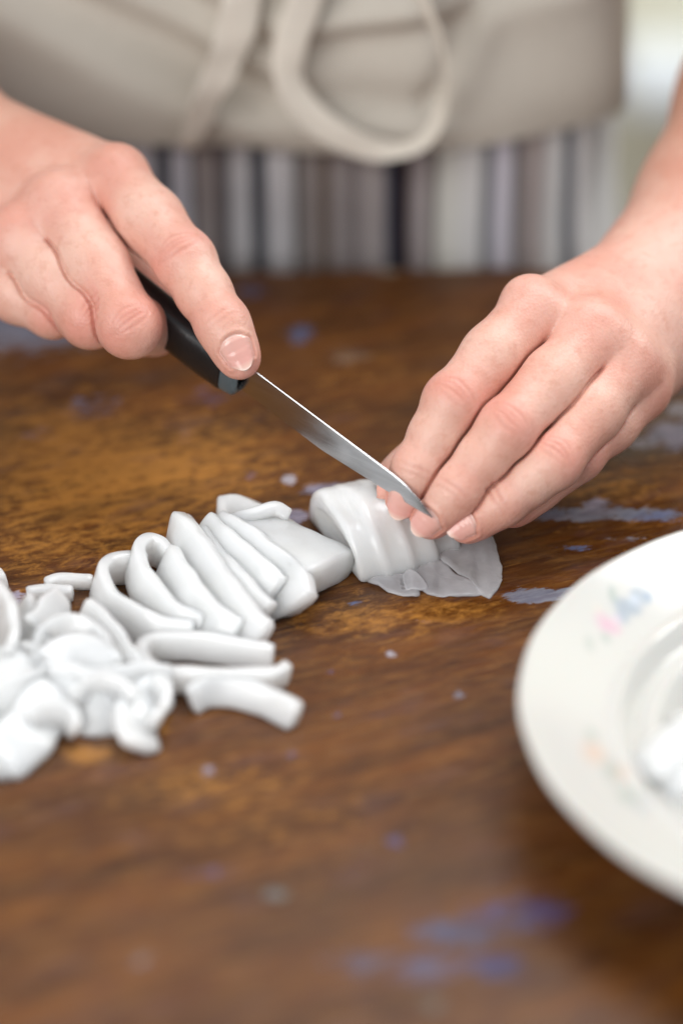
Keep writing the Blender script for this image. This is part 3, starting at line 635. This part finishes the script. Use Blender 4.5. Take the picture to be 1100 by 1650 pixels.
# ------------------------------------------------------------------ squid
def strip(name, path, h, t, label, tilt=0.0, n=46, group=None, taper=(1, 1), cat='squid slice', wob=.026, parent=None, e=.36, rnd=.08):
    """a cut slice: path of (px, py, z), h = height of the section, t = thickness"""
    P = catmull([atz(*p) for p in path], n); V = []; m = 24
    if n == 70: h, t = h*1.0, t*.85
    elif group == G1: h, t = h*(1.4 if t in (.72, .62, .6, .5) else 1.25), t*(1.0 if t > 1 else .86)
    if group == G3: h, t, wob, e = h*1.35, t*1.2, .07, .7
    if group == G2: h, t, wob, e = h*(1.32 if h < 1.25 else .92), t*.68, .045, .32 if h < 1.25 else .6
    tl = np.atleast_1d(tilt).astype(float); tl = np.interp(np.linspace(0, 1, n), np.linspace(0, 1, len(tl)), tl) if len(tl) > 1 else np.full(n, tl[0])
    ph = rng.uniform(0, 6, 6); ux = np.array([0, 0, 1.])
    Ls = np.concatenate([[0], np.cumsum(np.linalg.norm(np.diff(P, axis=0), axis=1))])
    for i in range(n):
        T_ = nrm(P[min(i+1, n-1)]-P[max(i-1, 0)]); s_ = nrm(np.cross(T_, ux)); u_ = np.cross(s_, T_)
        a = u_*math.cos(tl[i])+s_*math.sin(tl[i]); b = np.cross(T_, a)
        f = i/(n-1); tp = taper[0]+(taper[1]-taper[0])*f
        ed = min(Ls[i], Ls[-1]-Ls[i]); er = 1-.16*max(0, 1-ed/rnd)**2
        hh = h*tp*er*(1+wob*math.sin(Ls[i]*3.1+ph[0])+wob*.7*math.sin(Ls[i]*6.3+ph[1])); tt = t*er*(1+wob*1.2*math.sin(Ls[i]*3.7+ph[2]))
        c = P[i]+a*wob*.5*math.sin(Ls[i]*2.6+ph[3])+b*wob*.6*math.sin(Ls[i]*4+ph[4])
        for k in range(m):
            q = 2*math.pi*k/m
            V.append(c+a*hh/2*math.copysign(abs(math.sin(q))**e, math.sin(q))+b*tt/2*math.copysign(abs(math.cos(q))**e, math.cos(q)))
    V = np.array(V); V[:, 2] = np.maximum(V[:, 2], .012)
    o = mesh(name, V, grid_faces(n, m, True)+[tuple(reversed(range(m))), tuple(range((n-1)*m, n*m))], SQUID, parent, origin=V.mean(0))
    sm = o.modifiers.new('sharp_ends', 'EDGE_SPLIT'); sm.split_angle = math.radians(62)
    if label: tag(o, label, cat, group)
    return o
G1 = 'squid slices cut in a row on the table'; G2 = 'heap of curled squid pieces at the left'; G3 = 'squid pieces heaped on the plate'
def squid():
    base = atz(600, 900, 0)
    root = empty('squid', base, 'white squid tube held under the fingertips, partly sliced, with torn grey membrane', 'squid')
    c_ = nrm(np.array([.40, -.92, 0])); a_ = np.array([-c_[1], c_[0], 0]); z_ = np.array([0, 0, 1.])
    # domed slabs still joined: centre from pixels, half length across (c), height, thickness along a
    Cc, Aa, Zz = [np.array([v@AR, v@AU, v@AT]) for v in (c_, a_, z_)]
    Fd = Field((-2.6, -3.6, -3.2), (4.3, 2.6, 3.4), .06)
    def wc(p): q = np.asarray(p)-AO; return np.array([q@AR, q@AU, q@AT])
    def slab(px, py, half, hgt, th, lean, k, hollow=None):
        c = atz(px, py, 0)
        g = np.meshgrid(*Fd.ax, indexing='ij', sparse=True); q = [g[i]-np.float32(wc(c)[i]) for i in range(3)]
        dot = lambda v: q[0]*v[0]+q[1]*v[1]+q[2]*v[2]
        z = dot(Zz); s_ = dot(Aa)+z*lean; cc = dot(Cc)
        wig = .07*np.sin(cc*2.2+px)+.05*np.sin(s_*5+cc)
        z2 = z+wig
        r = (np.abs(cc/half)**2.3+np.abs(np.maximum(z2, 0)/hgt)**2.1)**(1/2.2)
        d = (r-1)*min(half, hgt)*.85; d = np.maximum(d, -z+.02)
        pl = np.abs(s_)-th/2
        d = np.maximum(d, pl)+.0
        # round the rim of the slab
        dd = np.maximum((r-1)*min(half, hgt)*.85+.12, 0)**2+np.maximum(pl+.12, 0)**2
        d = np.maximum(d, np.sqrt(dd)-.12)
        if hollow:
            r2 = np.sqrt((cc/(half*.74))**2+((z-hgt*.36)/(hgt*.27))**2); ho = (r2-1)*hgt*.27
            ho = np.maximum(ho, s_-hollow); d = np.maximum(d, -ho)
        Fd.put(d.astype(np.float32), (slice(None),)*3, k)
    slab(560, 883, 1.98, 1.66, .88, .10, 0)
    slab(601, 873, 2.10, 1.74, .92, .14, .28)
    slab(642, 862, 2.02, 1.52, .95, .16, .30)
    slab(683, 852, 1.75, 1.12, .95, .15, .25)
    slab(708, 842, 1.25, .7, 1.0, .2, .4)
    # shallow opening in the cut face
    g = np.meshgrid(*Fd.ax, indexing='ij', sparse=True); q = [g[i]-np.float32(wc(atz(536, 889, 0))[i]) for i in range(3)]
    dot = lambda v: q[0]*v[0]+q[1]*v[1]+q[2]*v[2]
    r2 = np.sqrt(((dot(Cc)-.15)/1.5)**2+((dot(Zz)-.62)/.55)**2+((dot(Aa)+dot(Zz)*.12)/.42)**2); Fd.F = np.maximum(Fd.F, -((r2-1)*.42)).astype(np.float32)
    V, Q = Fd.mesh(); V = smooth_v(V, Q, 2)
    m = mesh('mantle', c2w(V), Q, SQUID, root)
    def sheet(pts, z0, z1, th, lab):
        P = [np.array([p[0], p[1]]) for p in pts]; n = len(P); poly = catmull(np.array([[p[0], p[1], 0] for p in P+[P[0]]]), n*6)[:-1]
        poly[:, :2] += rng.normal(0, .7, (len(poly), 2)); ctr = poly[:, :2].mean(0); rings = []
        tops = []; 
        for s_ in (1, .93, .8, .6, .35, .12):
            R_ = []
            for p in poly:
                xy = ctr+(p[:2]-ctr)*s_
                fz = (xy[1]-min(q[1] for q in P))/(max(q[1] for q in P)-min(q[1] for q in P)+1e-6)
                w_ = atz(xy[0], xy[1], 0); w_[2] = z0+(z1-z0)*fz+.03*math.sin(xy[0]*.09+xy[1]*.05)+.02*math.sin(xy[0]*.21)+(th if s_ < .97 else th*.4)
                R_.append(w_)
            rings.append(R_)
        m_ = len(poly); V = [v for r in rings for v in r]; nb = len(V)
        V += [v-np.array([0, 0, th*.8]) for v in rings[0]]; V = np.array(V); V[:, 2] = np.maximum(V[:, 2], .012)
        F_ = grid_faces(6, m_, True)+[tuple(range(5*m_, 6*m_))]+[(nb+j, nb+(j+1) % m_, (j+1) % m_, j) for j in range(m_)]+[tuple(reversed(range(nb, nb+m_)))]
        o = mesh('membrane', V, F_, MEMB, root); o['label'] = lab
    sheet([(592, 940), (602, 922), (628, 905), (655, 922), (676, 960), (640, 959)], .14, .03, .05, 'small torn flap of grey membrane')
    sheet([(642, 885), (690, 897), (735, 928), (778, 954), (760, 962), (700, 961), (668, 945), (648, 912)], .16, .03, .05, 'middle flap of grey membrane')
    sheet([(690, 872), (720, 850), (768, 852), (782, 868), (797, 885), (808, 928), (804, 946), (785, 965), (752, 938), (706, 906)], .28, .03, .055, 'large translucent grey flap of membrane')
    sheet([(655, 955), (648, 935), (660, 925), (690, 952)], .22, .08, .03, 'thin membrane shred')
squid()

strip('squid_slice', [(388, 848, .62), (430, 872, .70), (485, 902, .66), (532, 927, .56)], 2.15, 1.1, 'wide thick white squid slab next to the held squid, flat cut end facing front', 1.35, group=G1, taper=(.78, 1.0), wob=.03, e=.42)
strip('squid_slice', [(356, 818, .42), (385, 818, .52), (425, 832, .62), (450, 842, .6)], .95, .8, 'short rounded squid knob sticking out behind the wide slab', .9, group=G1, taper=(.75, 1.0))
strip('squid_slice', [(372, 846, .98), (404, 836, 1.1), (440, 826, 1.12), (464, 836, .95)], .55, .5, 'narrow squid collar lying across the back of the wide slab', .5, group=G1)
strip('squid_slice', [(343, 862, .80), (372, 880, .88), (420, 915, .82), (458, 945, .62), (474, 985, .30)], 1.2, .72, 'squid slice beside the wide slab, its end bent down to the wood', -.75, group=G1)
strip('squid_slice', [(326, 858, .85), (356, 888, .95), (396, 922, .9), (440, 962, .6)], 1.0, .62, 'squid slice with short blunt end above the gap, third from the held squid', -.7, group=G1)
strip('squid_slice', [(316, 874, .72), (348, 918, .8), (386, 962, .72), (424, 1000, .42)], .9, .6, 'squid slice with two cut corners, low in the middle of the row', -.6, group=G1)
strip('squid_slice', [(281, 858, .80), (296, 872, .98), (330, 920, .95), (372, 982, .74), (420, 1035, .48)], .95, .62, 'long squid slice with curled back tip and broad square front end', [-.3, -.5, -.6, -.6, -.5], group=G1)
strip('squid_slice', [(287, 857, .55), (300, 850, .5), (318, 868, .42)], .6, .5, 'little curled squid tip behind the long slice', .2, group=G1, n=20)
strip('squid_slice', [(266, 912, .7), (278, 930, .8), (306, 974, .72), (342, 1012, .56), (378, 1034, .42)], 1.0, .5, 'slim squid slice leaning between the long slice and the open rings', -.5, group=G1)
strip('squid_slice', [(272, 906, .5), (258, 890, .62), (238, 886, .70), (219, 900, .76), (222, 928, .76), (245, 965, .66), (282, 1000, .52), (325, 1018, .42)], .85, .46, 'open squid ring standing behind the leftmost open ring', [.0, .0, -.1, -.3, -.45, -.5, -.5, -.5], group=G1, n=60)
strip('squid_slice', [(236, 918, .46), (205, 914, .52), (177, 918, .58), (160, 938, .62), (168, 966, .60), (200, 995, .52), (248, 1018, .46), (310, 1030, .38)], .85, .42, 'leftmost open squid ring of the row, brown wood showing through it', [.0, .0, -.1, -.3, -.45, -.5, -.5, -.5], group=G1, n=60)
strip('squid_slice', [(440, 1060, .40), (352, 1046, .42), (285, 1040, .44), (244, 1044, .46), (229, 1064, .5), (246, 1086, .5), (300, 1096, .5), (372, 1097, .5), (435, 1096, .48), (462, 1084, .44)], .85, .42, 'flattened squid loop lying in front of the row with a slit of wood inside', [.3, .3, .2, .1, .05, .1, .2, .2, .2], group=G1, n=70)
strip('squid_slice', [(306, 1128, .34), (335, 1115, .4), (380, 1116, .4), (425, 1128, .36), (478, 1156, .28)], .62, .5, 'thin curved squid strip in front of the flattened loop', -.45, group=G1)
strip('squid_slice', [(74, 944, .22), (100, 936, .26), (150, 938, .26)], .4, .36, 'thin squid strand lying behind the heap, touching the open ring', .3, group=G1, n=24)
strip('squid_slice', [(44, 960, .22), (75, 955, .25), (118, 957, .25)], .42, .4, 'pinkish squid strand behind the pointed slice of the heap', .3, group=G1, n=24)
strip('squid_slice', [(-14, 936, .25), (-2, 930, .28), (6, 940, .25)], .5, .4, 'tiny squid scrap alone at the left edge of the table', .2, group=G1, n=20)
strip('squid_piece', [(138, 978, 1.05), (162, 1012, .9), (186, 1055, .72), (204, 1095, .5)], 1.5, .42, 'broad pointed squid sheet leaning at the right of the heap', [-.35, -.55, -.7, -.8], group=G2, taper=(.55, 1.1), cat='squid piece')
strip('squid_piece', [(98, 962, 1.05), (88, 990, .95), (72, 1030, .75)], 1.2, .45, 'pointed upright squid slice at the back of the heap', .55, group=G2, taper=(.45, 1.2), cat='squid piece')
strip('squid_piece', [(58, 1068, .75), (66, 1036, 1.05), (92, 1012, 1.2), (128, 1010, 1.2), (160, 1030, 1.1), (180, 1066, .9), (186, 1100, .7)], .5, .34, 'thin arched squid ring on top of the heap', [.1, -.2, -.5, -.6, -.5, -.3], group=G2, cat='squid piece', n=60)
strip('squid_piece', [(70, 1090, .85), (105, 1062, 1.0), (140, 1060, 1.0), (168, 1088, .85)], 1.5, .6, 'smooth rounded squid slab inside the arched ring', -1.1, group=G2, cat='squid piece')
strip('squid_piece', [(-10, 968, .9), (6, 995, 1.0), (16, 1030, .95), (8, 1075, .8)], 1.1, .5, 'upright squid slice cut off by the left edge of the picture', -.3, group=G2, cat='squid piece')
strip('squid_piece', [(28, 990, .7), (40, 1025, .65), (52, 1065, .5)], 1.2, .42, 'shaded grey squid slice deep between the upright slices', -.6, group=G2, cat='squid piece')
strip('squid_piece', [(-20, 1078, .7), (40, 1090, .75), (110, 1110, .72), (170, 1112, .68), (232, 1108, .62), (276, 1106, .5)], 1.0, .6, 'long squid strip running across the front of the heap', -.7, group=G2, cat='squid piece', n=60)
strip('squid_piece', [(262, 1112, .60), (232, 1125, .58), (218, 1155, .48), (226, 1205, .3)], 1.35, .6, 'stubby squid end hanging forward at the right of the heap', 1.0, group=G2, cat='squid piece')
strip('squid_piece', [(70, 1118, .6), (115, 1140, .5), (160, 1150, .46), (205, 1142, .44)], 1.0, .55, 'low squid strip along the front foot of the heap', -.7, group=G2, cat='squid piece')
strip('squid_piece', [(96, 1120, .7), (66, 1152, .6), (38, 1190, .5), (-6, 1228, .36)], 1.7, .7, 'large soft squid piece nearest the viewer at the left edge', 1.1, group=G2, cat='squid piece')
strip('squid_piece', [(-20, 1150, .7), (0, 1130, .85), (30, 1118, .9), (66, 1108, .85)], .8, .45, 'curled squid strip over the nearest large piece', -.5, group=G2, cat='squid piece')
strip('squid_piece', [(120, 1128, .9), (150, 1108, 1.05), (190, 1112, 1.0), (214, 1134, .8)], .55, .34, 'small bent squid curl on the stubby end, front of the heap', -.3, group=G2, cat='squid piece', n=30)
strip('squid_piece', [(20, 1060, .9), (44, 1050, 1.05), (64, 1068, 1.0), (60, 1096, .9), (34, 1106, .9)], .5, .3, 'small hooked squid curl at the left of the arched ring', -.4, group=G2, cat='squid piece', n=36)
strip('squid_piece', [(52, 1165, .85), (84, 1150, .8), (112, 1158, .6), (120, 1180, .4)], .6, .36, 'little squid curl lying over the nearest large piece', -.3, group=G2, cat='squid piece', n=30)
strip('squid_piece', [(246, 1105, .85), (264, 1120, .75), (262, 1146, .6), (240, 1168, .55)], .6, .4, 'squid strip end curling down at the right corner of the heap', -.4, group=G2, cat='squid piece', n=30)
strip('squid_piece', [(-30, 1100, .6), (-10, 1170, .5), (-20, 1240, .4)], 1.6, .6, 'squid piece mostly outside the left edge of the picture', .9, group=G2, cat='squid piece')

# ------------------------------------------------------------------ the plate
PC = np.array([14.15, -11.5, 0])
def plate():
    prof = [(0.01, .45), (2, .45), (4.2, .47), (5.0, .55), (5.35, .75), (5.6, 1.1), (5.8, 1.42), (5.98, 1.6), (6.2, 1.58), (6.5, 1.54), (6.72, 1.85), (6.9, 2.08), (7.05, 2.1), (7.25, 2.08), (7.7, 2.2), (8.4, 2.42), (9.1, 2.66), (9.4, 2.78), (9.52, 2.80), (9.58, 2.74), (9.52, 2.64), (9.2, 2.5),
            (8, 2.02), (7.1, 1.72), (6.6, 1.3), (6.1, 1.05), (5.7, .75), (5.45, .4), (5.3, .02), (5.0, .0), (4.9, .2), (2, .2), (.01, .2)]
    pr = np.array(prof); dense = catmull(np.c_[pr, np.zeros(len(pr))], 190)[:, :2]; n = 360; V = []
    for r, z in dense:
        for k in range(n):
            a = 2*math.pi*k/n; sc = 1+.0012*math.cos(a*18)*max(0, (r-8.6))
            V.append((r*sc*math.cos(a), r*sc*math.sin(a), max(z, .004)))
    V = np.array(V)+PC
    col = np.tile(np.array([.59, .58, .55]), (len(V), 1))
    ups = np.repeat(np.arange(len(dense)) < 115, n)
    def spot(px, py, z, rx, ry, c, s):
        w = atz(px, py, z); ex = rx/42; ey = ry/42/.55; d = ((V[:, 0]-w[0])/ex)**2+((V[:, 1]-w[1])/ey)**2
        g = ((.56*s)*np.clip(1.35-d, 0, 1)*ups)[:, None]; col[:] = col*(1-g)+np.array(c)*g
    B, K, Gn, O_ = (.16, .25, .38), (.66, .34, .48), (.22, .31, .27), (.72, .36, .18)
    for s in [(1010, 985, 2.2, 18, 8, B, .9), (1030, 966, 2.25, 13, 8, B, .85), (1000, 1000, 2.2, 10, 6, (.20, .3, .42), .9), (985, 968, 2.3, 6, 8, Gn, .7), (1043, 968, 2.2, 5, 5, (.2, .3, .44), .9), (1020, 975, 2.2, 8, 5, (.62, .68, .76), .8),
              (970, 1008, 2.25, 10, 9, K, .7), (985, 1016, 2.2, 12, 7, K, .85), (992, 1003, 2.2, 7, 5, (.80, .62, .70), .7), (975, 1032, 2.2, 6, 5, Gn, .7), (948, 1045, 2.2, 6, 8, Gn, .5), (962, 990, 2.3, 6, 5, (.7, .6, .5), .5),
              (952, 1185, 2.2, 7, 9, Gn, .6), (956, 1215, 2.2, 13, 12, O_, .6), (985, 1245, 2.1, 10, 14, Gn, .7), (1000, 1250, 2.0, 8, 8, O_, .5), (1012, 1285, 2.1, 13, 10, Gn, .75), (1035, 1300, 2.1, 8, 8, B, .5)]: spot(*s)
    F_ = grid_faces(len(dense), n, True)
    o = mesh('plate', V, [f[::-1] for f in F_], PORC, None, origin=PC); cattr(o, 'print', col)
    tag(o, 'white porcelain plate with stepped rim and faded pastel flower sprigs, at the right', 'plate')
plate()
def pl(x, y, z): 
    return (x, y, z)
G3 = 'squid pieces heaped on the plate'
strip('squid_piece', [(1045, 1260, 1.2), (1060, 1225, 1.6), (1095, 1195, 1.8), (1150, 1190, 1.6)], 1.5, .8, 'white squid piece lying on the plate at the front, cut off by the right edge', .9, group=G3, cat='squid piece')
strip('squid_piece', [(1070, 1290, 1.0), (1110, 1255, 1.4), (1170, 1240, 1.5)], 1.6, .9, 'white squid piece low in the plate at its front rim', 1.0, group=G3, cat='squid piece')
strip('squid_piece', [(1110, 1180, 1.2), (1150, 1150, 1.4), (1200, 1170, 1.2)], 1.5, .9, 'squid piece in the middle of the plate beyond the right edge', .8, group=G3, cat='squid piece')
